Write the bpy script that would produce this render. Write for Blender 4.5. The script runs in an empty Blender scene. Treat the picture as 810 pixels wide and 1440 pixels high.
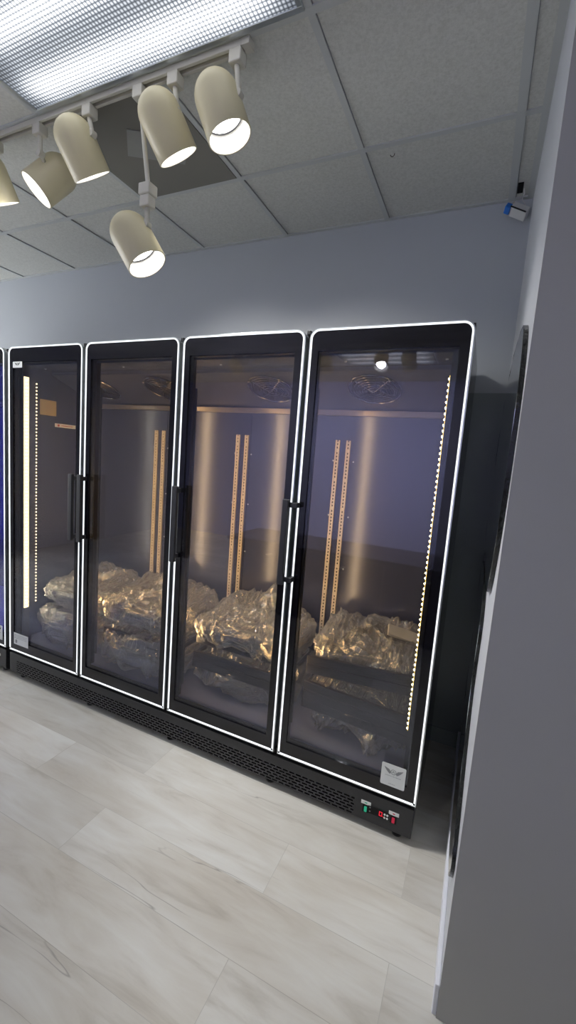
import bpy, bmesh, math, random
from mathutils import Vector, Matrix, noise
random.seed(7)
S = bpy.context.scene
COL = S.collection
PI = math.pi

# ------------------------------------------------------------------ materials
def new_mat(name):
    m = bpy.data.materials.new(name); m.use_nodes = True
    nt = m.node_tree; nt.nodes.clear()
    out = nt.nodes.new('ShaderNodeOutputMaterial')
    return m, nt, out

def N(nt, typ, **kw):
    n = nt.nodes.new(typ)
    for k, v in kw.items():
        if hasattr(n, k) and k not in ('inputs',):
            try: setattr(n, k, v); continue
            except Exception: pass
        n.inputs[k].default_value = v
    return n

def srgb(r, g, b):
    f = lambda c: (c/255/12.92 if c/255 <= .04045 else ((c/255+.055)/1.055)**2.4)
    return (f(r), f(g), f(b), 1)

def pbr(name, col, rough=.5, metal=0, spec=.5, nscale=0, namp=0, bump=0, bscale=200, aniso=0, coat=0):
    m, nt, out = new_mat(name)
    b = nt.nodes.new('ShaderNodeBsdfPrincipled')
    b.inputs['Base Color'].default_value = col
    b.inputs['Roughness'].default_value = rough
    b.inputs['Metallic'].default_value = metal
    b.inputs['Specular IOR Level'].default_value = spec
    b.inputs['Anisotropic'].default_value = aniso
    b.inputs['Coat Weight'].default_value = coat
    nt.links.new(b.outputs[0], out.inputs[0])
    tc = nt.nodes.new('ShaderNodeTexCoord')
    if namp:
        no = N(nt, 'ShaderNodeTexNoise'); no.inputs['Scale'].default_value = nscale; no.inputs['Detail'].default_value = 6
        nt.links.new(tc.outputs['Object'], no.inputs['Vector'])
        mx = nt.nodes.new('ShaderNodeMix'); mx.data_type = 'RGBA'
        mx.inputs[6].default_value = tuple(c*(1-namp) for c in col[:3])+(1,)
        mx.inputs[7].default_value = tuple(min(1, c*(1+namp)) for c in col[:3])+(1,)
        nt.links.new(no.outputs['Fac'], mx.inputs[0]); nt.links.new(mx.outputs[2], b.inputs['Base Color'])
    if bump:
        n2 = N(nt, 'ShaderNodeTexNoise'); n2.inputs['Scale'].default_value = bscale; n2.inputs['Detail'].default_value = 4
        nt.links.new(tc.outputs['Object'], n2.inputs['Vector'])
        bp = nt.nodes.new('ShaderNodeBump'); bp.inputs['Strength'].default_value = bump; bp.inputs['Distance'].default_value = .004
        nt.links.new(n2.outputs['Fac'], bp.inputs['Height']); nt.links.new(bp.outputs[0], b.inputs['Normal'])
    return m

def emit(name, col, st):
    m, nt, out = new_mat(name)
    e = nt.nodes.new('ShaderNodeEmission'); e.inputs[0].default_value = col; e.inputs[1].default_value = st
    nt.links.new(e.outputs[0], out.inputs[0]); return m

WALL_COL = (.48, .51, .54, 1)
M_wall = pbr('wall_paint', WALL_COL, .55, nscale=3, namp=.03, bump=.08, bscale=350)
M_wall_side = pbr('wall_paint_light', (.53, .55, .59, 1), .5, nscale=3, namp=.03, bump=.08, bscale=350)
M_wall_front = pbr('wall_paint_lavender', (.47, .48, .78, 1), .55, nscale=3, namp=.03)
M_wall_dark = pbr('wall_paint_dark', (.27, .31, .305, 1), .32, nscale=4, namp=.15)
M_wall_end = pbr('wall_paint_grey', (.45, .45, .44, 1), .6, nscale=5, namp=.03, bump=.08, bscale=350)
M_white = pbr('white_enamel', (.62, .63, .62, 1), .4, nscale=8, namp=.04)
M_base = pbr('baseboard_white', (.75, .77, .84, 1), .35, nscale=8, namp=.03)
M_tee = pbr('grid_enamel', (.55, .57, .56, 1), .4, nscale=10, namp=.04)
M_track = pbr('track_ivory', (.66, .64, .56, 1), .4, nscale=10, namp=.04)
M_cream = pbr('lamp_cream', (.74, .67, .44, 1), .38, nscale=10, namp=.04)
M_cream_in = pbr('lamp_inner_white', (.86, .85, .82, 1), .4, nscale=10, namp=.02)
M_black = pbr('black_powder_coat', (.012, .013, .015, 1), .38, nscale=60, namp=.2)
M_base_black = pbr('base_black', (.020, .021, .024, 1), .42, nscale=60, namp=.2)
M_void = pbr('void_black', (.003, .003, .003, 1), .9, nscale=10, namp=.2)
M_border = pbr('black_border_glass', (.006, .006, .009, 1), .06, spec=.5, nscale=10, namp=.2)
M_side = pbr('cooler_side_black', (.010, .011, .012, 1), .12, nscale=10, namp=.2)
M_alu = pbr('aluminium', (.62, .66, .68, 1), .3, metal=.9, nscale=30, namp=.05)
M_chrome = pbr('dark_chrome', (.10, .11, .11, 1), .12, metal=1, nscale=40, namp=.5)
M_edge = pbr('black_polished_edge', (.008, .009, .009, 1), .18, nscale=60, namp=.5, bump=.6, bscale=60)
M_mirror = pbr('mirror_silver', (.82, .85, .85, 1), .015, metal=1, nscale=2, namp=.01)
M_liner = pbr('liner_metal', (.095, .112, .195, 1), .20, metal=.45, spec=.6, nscale=6, namp=.06)
M_linerf = pbr('liner_floor_coat', (.15, .165, .29, 1), .35, metal=.1, spec=.5, nscale=6, namp=.06)
M_housing = pbr('housing_metal', (.085, .095, .16, 1), .33, metal=.3, nscale=6, namp=.06)
M_lip = pbr('lip_metal', (.30, .27, .27, 1), .3, metal=.7, nscale=12, namp=.1)
M_stand = pbr('shelf_standard_metal', (.86, .74, .58, 1), .4, metal=.05, nscale=20, namp=.08)
M_shelf = pbr('shelf_black', (.018, .019, .030, 1), .3, nscale=30, namp=.2)
M_gasket = pbr('rubber_gasket', (.03, .03, .035, 1), .5, nscale=30, namp=.2)
M_mull = pbr('mullion_black', (.02, .02, .028, 1), .3, nscale=30, namp=.2)
M_paper = pbr('sticker_white', (.72, .74, .73, 1), .4, nscale=30, namp=.02)
M_tan = pbr('tan_paper', (.45, .36, .22, 1), .6, nscale=30, namp=.05)
M_redp = pbr('red_print', (.55, .06, .04, 1), .5, nscale=30, namp=.05)
M_ink = pbr('ink_dark', (.05, .06, .06, 1), .5, nscale=30, namp=.1)
M_inkl = pbr('ink_grey', (.25, .26, .27, 1), .5, nscale=30, namp=.1)
M_blue = pbr('blue_film', (.02, .17, .62, 1), .3, nscale=30, namp=.1)
M_yell = pbr('brass_tape', (.5, .4, .12, 1), .4, nscale=30, namp=.1)
M_ventf = pbr('vent_frame', (.45, .46, .44, 1), .45, nscale=20, namp=.05)
M_duct_lit = pbr('vent_duct_lit', (.30, .30, .28, 1), .5, nscale=20, namp=.05)
M_fan = pbr('fan_wire', (.16, .16, .20, 1), .22, metal=.9, nscale=20, namp=.05)
M_fanb = pbr('fan_blade', (.03, .03, .05, 1), .3, nscale=20, namp=.1)
M_wood = pbr('dark_wood', (.06, .035, .022, 1), .35, nscale=9, namp=.4)
M_card = pbr('white_card', (.55, .52, .48, 1), .5, nscale=20, namp=.05)
M_wire = pbr('cable_white', (.6, .6, .6, 1), .5, nscale=20, namp=.05)
M_rim = emit('led_rim_glow', (.93, .97, 1.0, 1), 1.5)
M_ledm = emit('led_warm_bright', (1.0, .60, .23, 1), 50)
M_ledr = emit('led_warm_tape', (1.0, .62, .16, 1), 3.2)
M_beadr = emit('led_bead_gold', (1.0, .74, .32, 1), 75)
M_rim2 = pbr('acrylic_rim', (.72, .75, .75, 1), .25, nscale=20, namp=.02)
M_led = emit('led_warm', (1.0, .72, .34, 1), 4)
M_bead = emit('led_bead', (1.0, .83, .50, 1), 130)
M_ledb = emit('led_blue', (.04, .03, 1.0, 1), 60)
M_bead_refl = emit('led_bead_reflection', (1.0, .74, .40, 1), 7)
M_bulb = emit('bulb_face', (1, .98, .95, 1), 9)
M_red = emit('red_digit', (1, .03, .06, 1), .9)
M_redsw = emit('red_switch', (.75, .05, .10, 1), .5)
M_green = emit('green_switch', (.05, .55, .32, 1), .6)

def mat_perforated():
    m, nt, out = new_mat('vent_perforated')
    b = nt.nodes.new('ShaderNodeBsdfPrincipled'); b.inputs['Roughness'].default_value = .5
    nt.links.new(b.outputs[0], out.inputs[0])
    tc = nt.nodes.new('ShaderNodeTexCoord')
    v = nt.nodes.new('ShaderNodeTexVoronoi'); v.inputs['Scale'].default_value = 130; v.inputs['Randomness'].default_value = 0
    mp = nt.nodes.new('ShaderNodeMapping'); mp.inputs['Rotation'].default_value = (0, 0, PI/4)
    nt.links.new(tc.outputs['Object'], mp.inputs[0]); nt.links.new(mp.outputs[0], v.inputs['Vector'])
    r = nt.nodes.new('ShaderNodeValToRGB')
    r.color_ramp.elements[0].position = .30; r.color_ramp.elements[0].color = (.02, .02, .018, 1)
    r.color_ramp.elements[1].position = .42; r.color_ramp.elements[1].color = (.20, .19, .165, 1)
    nt.links.new(v.outputs['Distance'], r.inputs[0]); nt.links.new(r.outputs[0], b.inputs['Base Color'])
    return m
M_perf = mat_perforated()

def mat_tile():
    m, nt, out = new_mat('ceiling_tile')
    b = nt.nodes.new('ShaderNodeBsdfPrincipled'); b.inputs['Roughness'].default_value = .9
    nt.links.new(b.outputs[0], out.inputs[0])
    tc = nt.nodes.new('ShaderNodeTexCoord')
    a = nt.nodes.new('ShaderNodeTexNoise'); a.inputs['Scale'].default_value = 90; a.inputs['Detail'].default_value = 8; a.inputs['Roughness'].default_value = .7
    nt.links.new(tc.outputs['Object'], a.inputs['Vector'])
    r = nt.nodes.new('ShaderNodeValToRGB')
    r.color_ramp.elements[0].position = .36; r.color_ramp.elements[0].color = (.57, .575, .535, 1)
    r.color_ramp.elements[1].position = .60; r.color_ramp.elements[1].color = (.68, .685, .645, 1)
    nt.links.new(a.outputs['Fac'], r.inputs[0]); nt.links.new(r.outputs[0], b.inputs['Base Color'])
    bp = nt.nodes.new('ShaderNodeBump'); bp.inputs['Strength'].default_value = .35; bp.inputs['Distance'].default_value = .004
    nt.links.new(a.outputs['Fac'], bp.inputs['Height']); nt.links.new(bp.outputs[0], b.inputs['Normal'])
    return m
M_tile = mat_tile()

def mat_floor():
    m, nt, out = new_mat('vinyl_plank_floor')
    b = nt.nodes.new('ShaderNodeBsdfPrincipled'); b.inputs['Roughness'].default_value = .42
    nt.links.new(b.outputs[0], out.inputs[0])
    L = nt.links.new
    tc = nt.nodes.new('ShaderNodeTexCoord')
    br = nt.nodes.new('ShaderNodeTexBrick'); br.offset = .37; br.offset_frequency = 2
    br.inputs['Scale'].default_value = 1; br.inputs['Brick Width'].default_value = 1.22; br.inputs['Row Height'].default_value = .225
    br.inputs['Mortar Size'].default_value = .0011; br.inputs['Mortar Smooth'].default_value = .3
    br.inputs['Color1'].default_value = (.0, .0, .0, 1); br.inputs['Color2'].default_value = (1, 1, 1, 1); br.inputs['Mortar'].default_value = (.5, .5, .5, 1)
    L(tc.outputs['Object'], br.inputs['Vector'])
    # per plank shift of the grain
    mp = nt.nodes.new('ShaderNodeMapping'); mp.inputs['Scale'].default_value = (1.1, 6.5, 1)
    add = nt.nodes.new('ShaderNodeVectorMath'); add.operation = 'MULTIPLY_ADD'
    sep = nt.nodes.new('ShaderNodeCombineXYZ')
    L(br.outputs['Color'], sep.inputs[2])
    add.inputs[1].default_value = (0, 0, 9); L(sep.outputs[0], add.inputs[0]); L(tc.outputs['Object'], add.inputs[2])
    L(add.outputs[0], mp.inputs[0])
    g1 = nt.nodes.new('ShaderNodeTexNoise'); g1.inputs['Scale'].default_value = 2.2; g1.inputs['Detail'].default_value = 9; g1.inputs['Roughness'].default_value = .62; g1.inputs['Distortion'].default_value = .6
    L(mp.outputs[0], g1.inputs['Vector'])
    r1 = nt.nodes.new('ShaderNodeValToRGB')
    e = r1.color_ramp.elements
    e[0].position = .30; e[0].color = (.50, .485, .445, 1)
    e[1].position = .66; e[1].color = (.67, .675, .65, 1)
    ee = r1.color_ramp.elements.new(.46); ee.color = (.61, .60, .565, 1)
    L(g1.outputs['Fac'], r1.inputs[0])
    # broad blotches
    g2 = nt.nodes.new('ShaderNodeTexNoise'); g2.inputs['Scale'].default_value = 1.6; g2.inputs['Detail'].default_value = 3
    mp2 = nt.nodes.new('ShaderNodeMapping'); mp2.inputs['Scale'].default_value = (1, 2.2, 1); L(add.outputs[0], mp2.inputs[0]); L(mp2.outputs[0], g2.inputs['Vector'])
    r2 = nt.nodes.new('ShaderNodeValToRGB'); r2.color_ramp.elements[0].position = .35; r2.color_ramp.elements[0].color = (.86, .83, .79, 1); r2.color_ramp.elements[1].position = .62; r2.color_ramp.elements[1].color = (1, 1, 1, 1)
    L(g2.outputs['Fac'], r2.inputs[0])
    mu = nt.nodes.new('ShaderNodeMix'); mu.data_type = 'RGBA'; mu.blend_type = 'MULTIPLY'; mu.inputs[0].default_value = 1
    L(r1.outputs[0], mu.inputs[6]); L(r2.outputs[0], mu.inputs[7])
    # per plank brightness
    r3 = nt.nodes.new('ShaderNodeMapRange'); r3.inputs[3].default_value = .90; r3.inputs[4].default_value = 1.06
    L(br.outputs['Color'], r3.inputs[0])
    mu2 = nt.nodes.new('ShaderNodeVectorMath'); mu2.operation = 'SCALE'; L(mu.outputs[2], mu2.inputs[0]); L(r3.outputs[0], mu2.inputs[3])
    # long dark cracks running with the grain
    mp3 = nt.nodes.new('ShaderNodeMapping'); mp3.inputs['Scale'].default_value = (.32, 3.4, 1); L(add.outputs[0], mp3.inputs[0])
    g3 = nt.nodes.new('ShaderNodeTexNoise'); g3.inputs['Scale'].default_value = 1.5; g3.inputs['Detail'].default_value = 4; g3.inputs['Roughness'].default_value = .45
    L(mp3.outputs[0], g3.inputs['Vector'])
    s1 = nt.nodes.new('ShaderNodeMath'); s1.operation = 'SUBTRACT'; s1.inputs[1].default_value = .5; L(g3.outputs['Fac'], s1.inputs[0])
    s2 = nt.nodes.new('ShaderNodeMath'); s2.operation = 'ABSOLUTE'; L(s1.outputs[0], s2.inputs[0])
    r4 = nt.nodes.new('ShaderNodeMapRange'); r4.inputs[1].default_value = 0; r4.inputs[2].default_value = .0035; r4.inputs[3].default_value = 1; r4.inputs[4].default_value = 0
    L(s2.outputs[0], r4.inputs[0])
    g4 = nt.nodes.new('ShaderNodeTexNoise'); g4.inputs['Scale'].default_value = 2.1; L(add.outputs[0], g4.inputs['Vector'])
    r5 = nt.nodes.new('ShaderNodeMapRange'); r5.inputs[1].default_value = .52; r5.inputs[2].default_value = .62; r5.inputs[3].default_value = 0; r5.inputs[4].default_value = .55
    L(g4.outputs['Fac'], r5.inputs[0])
    cm = nt.nodes.new('ShaderNodeMath'); cm.operation = 'MULTIPLY'; L(r4.outputs[0], cm.inputs[0]); L(r5.outputs[0], cm.inputs[1])
    mu3 = nt.nodes.new('ShaderNodeMix'); mu3.data_type = 'RGBA'; L(cm.outputs[0], mu3.inputs[0]); L(mu2.outputs[0], mu3.inputs[6]); mu3.inputs[7].default_value = (.15, .14, .13, 1)
    # seams
    mu4 = nt.nodes.new('ShaderNodeMix'); mu4.data_type = 'RGBA'
    sf = nt.nodes.new('ShaderNodeMath'); sf.operation = 'MULTIPLY'; sf.inputs[1].default_value = .35; L(br.outputs['Fac'], sf.inputs[0])
    L(sf.outputs[0], mu4.inputs[0]); L(mu3.outputs[2], mu4.inputs[6]); mu4.inputs[7].default_value = (.25, .24, .22, 1)
    L(mu4.outputs[2], b.inputs['Base Color'])
    bp = nt.nodes.new('ShaderNodeBump'); bp.inputs['Strength'].default_value = .12; bp.inputs['Distance'].default_value = .002
    L(g1.outputs['Fac'], bp.inputs['Height']); L(bp.outputs[0], b.inputs['Normal'])
    return m
M_floor = mat_floor()

def mat_lens():
    # lit prismatic acrylic lens: small prisms, three tubes behind
    m, nt, out = new_mat('prismatic_lens')
    L = nt.links.new
    tc = nt.nodes.new('ShaderNodeTexCoord'); sp = nt.nodes.new('ShaderNodeSeparateXYZ'); L(tc.outputs['Object'], sp.inputs[0])
    def math_(op, a, b=None):
        n = nt.nodes.new('ShaderNodeMath'); n.operation = op
        for i, v in enumerate((a, b)):
            if v is None: continue
            if isinstance(v, (int, float)): n.inputs[i].default_value = v
            else: L(v, n.inputs[i])
        return n.outputs[0]
    k = 2*PI/.027
    sx = math_('SINE', math_('MULTIPLY', sp.outputs[0], k)); sy = math_('SINE', math_('MULTIPLY', sp.outputs[1], k))
    pr = math_('MULTIPLY', sx, sy)                       # -1..1 checker of prisms
    prism = math_('ADD', math_('MULTIPLY', math_('POWER', math_('ABSOLUTE', pr), 1.1), 1.35), .22)
    # tubes along x at three y positions
    tot = None
    for ty, w in ((-.205, .05), (0., .05), (.205, .05)):
        d = math_('DIVIDE', math_('SUBTRACT', sp.outputs[1], ty), w)
        g = math_('POWER', 2.718, math_('MULTIPLY', math_('MULTIPLY', d, d), -1))
        tot = g if tot is None else math_('ADD', tot, g)
    # tube ends stop short of the housing ends
    xe = nt.nodes.new('ShaderNodeMapRange'); xe.interpolation_type = 'SMOOTHSTEP'; xe.inputs[1].default_value = .605; xe.inputs[2].default_value = .42; xe.inputs[3].default_value = .05; xe.inputs[4].default_value = 1
    L(math_('ABSOLUTE', sp.outputs[0]), xe.inputs[0])
    st = math_('MULTIPLY', math_('ADD', math_('MULTIPLY', tot, 1.0), .22), xe.outputs[0])
    st = math_('MULTIPLY', math_('ADD', st, .12), prism)
    mixc = nt.nodes.new('ShaderNodeMix'); mixc.data_type = 'RGBA'
    mixc.inputs[6].default_value = (.74, .84, 1, 1); mixc.inputs[7].default_value = (1, .99, .98, 1)
    L(st, mixc.inputs[0])
    e = nt.nodes.new('ShaderNodeEmission'); L(mixc.outputs[2], e.inputs[0]); L(math_('MULTIPLY', st, LENS_GAIN), e.inputs[1])
    gl = nt.nodes.new('ShaderNodeBsdfGlossy'); gl.inputs['Roughness'].default_value = .2; gl.inputs[0].default_value = (.05, .05, .05, 1)
    ad = nt.nodes.new('ShaderNodeAddShader'); L(e.outputs[0], ad.inputs[0]); L(gl.outputs[0], ad.inputs[1])
    L(ad.outputs[0], out.inputs[0])
    return m
LENS_GAIN = 1.7
M_lens = mat_lens()

def mat_glass():
    m, nt, out = new_mat('door_glass')
    L = nt.links.new
    tr = nt.nodes.new('ShaderNodeBsdfTransparent'); tr.inputs[0].default_value = (.90, .91, .92, 1)
    gl = nt.nodes.new('ShaderNodeBsdfGlossy'); gl.inputs['Roughness'].default_value = .0; gl.inputs[0].default_value = (.85, .86, 1, 1)
    ge = nt.nodes.new('ShaderNodeNewGeometry')
    dt = nt.nodes.new('ShaderNodeVectorMath'); dt.operation = 'DOT_PRODUCT'; L(ge.outputs['Incoming'], dt.inputs[0]); L(ge.outputs['Normal'], dt.inputs[1])
    ab = nt.nodes.new('ShaderNodeMath'); ab.operation = 'ABSOLUTE'; L(dt.outputs['Value'], ab.inputs[0])
    iv = nt.nodes.new('ShaderNodeMath'); iv.operation = 'SUBTRACT'; iv.inputs[0].default_value = 1; L(ab.outputs[0], iv.inputs[1])
    pw = nt.nodes.new('ShaderNodeMath'); pw.operation = 'POWER'; pw.inputs[1].default_value = 5; L(iv.outputs[0], pw.inputs[0])
    mu = nt.nodes.new('ShaderNodeMath'); mu.operation = 'MULTIPLY_ADD'; mu.inputs[1].default_value = .9; mu.inputs[2].default_value = .042; mu.use_clamp = True
    L(pw.outputs[0], mu.inputs[0])
    mx = nt.nodes.new('ShaderNodeMixShader'); L(mu.outputs[0], mx.inputs[0]); L(tr.outputs[0], mx.inputs[1]); L(gl.outputs[0], mx.inputs[2])
    L(mx.outputs[0], out.inputs[0]); return m
M_glass = mat_glass()

def mat_film():
    m, nt, out = new_mat('clear_plastic_film')
    L = nt.links.new
    tc = nt.nodes.new('ShaderNodeTexCoord')
    n1 = nt.nodes.new('ShaderNodeTexNoise'); n1.inputs['Scale'].default_value = 16; n1.inputs['Detail'].default_value = 5; n1.inputs['Distortion'].default_value = .8
    mp = nt.nodes.new('ShaderNodeMapping'); mp.inputs['Scale'].default_value = (3.4, .9, .9); mp.inputs['Rotation'].default_value = (0, .35, .2)
    L(tc.outputs['Object'], mp.inputs[0]); L(mp.outputs[0], n1.inputs['Vector'])
    bp = nt.nodes.new('ShaderNodeBump'); bp.inputs['Strength'].default_value = .7; bp.inputs['Distance'].default_value = .012
    L(n1.outputs['Fac'], bp.inputs['Height'])
    tr = nt.nodes.new('ShaderNodeBsdfTransparent'); tr.inputs[0].default_value = (.96, .96, .97, 1)
    gl = nt.nodes.new('ShaderNodeBsdfGlossy'); gl.inputs['Roughness'].default_value = .13; gl.inputs[0].default_value = (.9, .9, .92, 1); L(bp.outputs[0], gl.inputs['Normal'])
    df = nt.nodes.new('ShaderNodeBsdfDiffuse'); df.inputs[0].default_value = (.85, .83, .80, 1); L(bp.outputs[0], df.inputs['Normal'])
    tl = nt.nodes.new('ShaderNodeBsdfTranslucent'); tl.inputs[0].default_value = (.85, .83, .80, 1); L(bp.outputs[0], tl.inputs['Normal'])
    m0 = nt.nodes.new('ShaderNodeMixShader'); m0.inputs[0].default_value = .45; L(df.outputs[0], m0.inputs[1]); L(tl.outputs[0], m0.inputs[2])
    m1 = nt.nodes.new('ShaderNodeMixShader'); m1.inputs[0].default_value = .56; L(m0.outputs[0], m1.inputs[1]); L(gl.outputs[0], m1.inputs[2])
    lw = nt.nodes.new('ShaderNodeLayerWeight'); lw.inputs[0].default_value = .5; L(bp.outputs[0], lw.inputs['Normal'])
    mr = nt.nodes.new('ShaderNodeMapRange'); mr.inputs[1].default_value = 0; mr.inputs[2].default_value = 1; mr.inputs[3].default_value = .46; mr.inputs[4].default_value = .85
    L(lw.outputs['Facing'], mr.inputs[0])
    mx = nt.nodes.new('ShaderNodeMixShader'); L(mr.outputs[0], mx.inputs[0]); L(tr.outputs[0], mx.inputs[1]); L(m1.outputs[0], mx.inputs[2])
    L(mx.outputs[0], out.inputs[0]); return m
M_film = mat_film()

# ------------------------------------------------------------------ mesh helpers
def box(bm, x0, x1, y0, y1, z0, z1, bev=0):
    vs = [bm.verts.new((x, y, z)) for x in (x0, x1) for y in (y0, y1) for z in (z0, z1)]
    fs = [(0,1,3,2), (4,6,7,5), (0,4,5,1), (2,3,7,6), (0,2,6,4), (1,5,7,3)]
    ff = [bm.faces.new([vs[i] for i in f]) for f in fs]
    if bev:
        es = list({e for f in ff for e in f.edges})
        bmesh.ops.bevel(bm, geom=es, offset=bev, segments=2, affect='EDGES', profile=.5)
    return ff

def cyl(bm, p0, p1, r0, r1=None, seg=20, cap=True):
    p0, p1 = Vector(p0), Vector(p1); r1 = r0 if r1 is None else r1
    d = (p1-p0).normalized()
    a = d.orthogonal().normalized(); b = d.cross(a)
    A = [bm.verts.new(p0+r0*(math.cos(t)*a+math.sin(t)*b)) for t in [2*PI*i/seg for i in range(seg)]]
    B = [bm.verts.new(p1+r1*(math.cos(t)*a+math.sin(t)*b)) for t in [2*PI*i/seg for i in range(seg)]]
    for i in range(seg): bm.faces.new((A[i], A[(i+1)%seg], B[(i+1)%seg], B[i]))
    if cap: bm.faces.new(A[::-1]); bm.faces.new(B)

def lathe(bm, origin, axis, prof, seg=40):
    """prof: list of (distance along axis, radius)"""
    o, d = Vector(origin), Vector(axis).normalized()
    a = d.orthogonal().normalized(); b = d.cross(a)
    rings = []
    for (t, r) in prof:
        if r < 1e-5: rings.append([bm.verts.new(o+d*t)])
        else: rings.append([bm.verts.new(o+d*t+r*(math.cos(2*PI*i/seg)*a+math.sin(2*PI*i/seg)*b)) for i in range(seg)])
    for A, B in zip(rings, rings[1:]):
        for i in range(seg):
            j = (i+1) % seg
            if len(A) == 1 and len(B) == 1: continue
            if len(A) == 1: bm.faces.new((A[0], B[i], B[j]))
            elif len(B) == 1: bm.faces.new((A[i], B[0], A[j]))
            else: bm.faces.new((A[i], B[i], B[j], A[j]))

def torus(bm, c, axis, R, r, seg=40, sub=6):
    c, d = Vector(c), Vector(axis).normalized(); a = d.orthogonal().normalized(); b = d.cross(a)
    rings = []
    for i in range(seg):
        t = 2*PI*i/seg; u = math.cos(t)*a+math.sin(t)*b
        rings.append([bm.verts.new(c+u*(R+r*math.cos(2*PI*k/sub))+d*(r*math.sin(2*PI*k/sub))) for k in range(sub)])
    for i in range(seg):
        A, B = rings[i], rings[(i+1)%seg]
        for k in range(sub): bm.faces.new((A[k], B[k], B[(k+1)%sub], A[(k+1)%sub]))

def tube(bm, pts, r, sub=8):
    pts = [Vector(p) for p in pts]; rings = []
    for i, p in enumerate(pts):
        d = (pts[min(i+1, len(pts)-1)]-pts[max(i-1, 0)]).normalized()
        a = d.cross(Vector((.31, .77, .55))).normalized(); b = d.cross(a)
        rings.append([bm.verts.new(p+r*(math.cos(2*PI*k/sub)*a+math.sin(2*PI*k/sub)*b)) for k in range(sub)])
    for A, B in zip(rings, rings[1:]):
        for k in range(sub): bm.faces.new((A[k], B[k], B[(k+1)%sub], A[(k+1)%sub]))
    bm.faces.new(rings[0][::-1]); bm.faces.new(rings[-1])

def prism(bm, pts, axis, a0, a1):
    """closed polygon (2-D points) extruded along axis index (0,1,2)"""
    def P(p, t):
        q = list(p); q.insert(axis, t); return Vector(q)
    A = [bm.verts.new(P(p, a0)) for p in pts]; B = [bm.verts.new(P(p, a1)) for p in pts]
    n = len(pts)
    for i in range(n): bm.faces.new((A[i], A[(i+1)%n], B[(i+1)%n], B[i]))
    bm.faces.new(A[::-1]); bm.faces.new(B)

def link(name, bm, mats, parent=None, origin=(0, 0, 0), smooth=False):
    """one mesh object; vertices are given in world space, origin = world place of the thing's base"""
    bmesh.ops.recalc_face_normals(bm, faces=bm.faces)
    o = Vector(origin)
    for v in bm.verts: v.co -= o
    me = bpy.data.meshes.new(name); bm.to_mesh(me); bm.free()
    for m in (mats if isinstance(mats, (list, tuple)) else [mats]): me.materials.append(m)
    if smooth:
        for p in me.polygons: p.use_smooth = True
        if smooth != 'full':
            try: me.set_sharp_from_angle(angle=math.radians(38))
            except Exception: pass
    ob = bpy.data.objects.new(name, me); COL.objects.link(ob)
    if parent: ob.parent = parent
    else: ob.location = o
    return ob

def thing(name, label, cat, loc=(0, 0, 0), group=None):
    o = bpy.data.objects.new(name, None); COL.objects.link(o); o.location = loc; o.empty_display_size = .1
    tag(o, label, cat, group); return o
def tag(o, label, cat, group=None):
    o['label'] = label; o['category'] = cat
    if group: o['group'] = group
def struct(name, bm, mats, **k):
    o = link(name, bm, mats, **k); o['kind'] = 'structure'; return o
BM = bmesh.new

# ------------------------------------------------------------------ the room
ZC, YB, XW, YE = 2.89, .7924, .1466, -.523
XL, YR, XR = -5.6, -5.2, 2.6
bm = BM(); box(bm, XL, XR, YR, YB, -.06, 0); struct('floor', bm, M_floor)
bm = BM(); box(bm, XL, XR, YR, YB, ZC+.004, ZC+.06); struct('ceiling', bm, M_tile)
bm = BM()
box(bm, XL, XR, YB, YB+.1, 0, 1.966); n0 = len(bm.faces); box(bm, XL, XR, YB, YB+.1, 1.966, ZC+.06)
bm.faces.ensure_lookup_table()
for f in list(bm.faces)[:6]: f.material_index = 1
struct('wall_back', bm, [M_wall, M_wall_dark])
bm = BM(); box(bm, XW, XW+.11, YE+.003, YB, 0, ZC+.06); struct('wall_right', bm, M_wall_side)
bm = BM(); box(bm, XW, XR, YE-.1*0, YE+.003, 0, ZC+.06); box(bm, XW+.11, XR, YE+.003, YE+.1, 0, ZC+.06); struct('wall_end', bm, M_wall_end)
WZ0, WZ1, WY0, WY1 = .35, 2.72, -1.78, .52          # unseen windows added in the left wall to bring in ambient light
bm = BM(); box(bm, XL-.1, XL, YR, WY0, 0, ZC+.06); box(bm, XL-.1, XL, WY1, YB, 0, ZC+.06); box(bm, XL-.1, XL, WY0, WY1, 0, WZ0); box(bm, XL-.1, XL, WY0, WY1, WZ1, ZC+.06)
struct('wall_left', bm, M_wall)
for i in range(2):
    y0 = WY0+1.15*i; y1 = y0+1.15
    bm = BM()
    for a in ((y0, y0+.04, WZ0, WZ1), (y1-.04, y1, WZ0, WZ1), (y0+.04, y1-.04, WZ0, WZ0+.04), (y0+.04, y1-.04, WZ1-.04, WZ1)): box(bm, XL-.08, XL-.03, a[0], a[1], a[2], a[3])
    wf = struct('added_window_%d' % (i+1), bm, M_alu)
    bm = BM(); box(bm, XL-.058, XL-.052, y0+.04, y1-.04, WZ0+.04, WZ1-.04); g = link('added_window_pane', bm, M_glass, wf)
bm = BM(); box(bm, XL, XR, YR-.1, YR, 0, ZC+.06); struct('wall_front', bm, M_wall_front)
bm = BM(); box(bm, XR, XR+.1, YR, YE, 0, ZC+.06); struct('wall_far_right', bm, M_wall)
bm = BM(); box(bm, XW-.013, XW, YE+.004, YB, 0, .10, .003); struct('baseboard_right', bm, M_base)
bm = BM(); box(bm, -5.6, XW-.014, YB-.012, YB, 0, .09, .003); struct('baseboard_back', bm, M_wall_dark)

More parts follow.
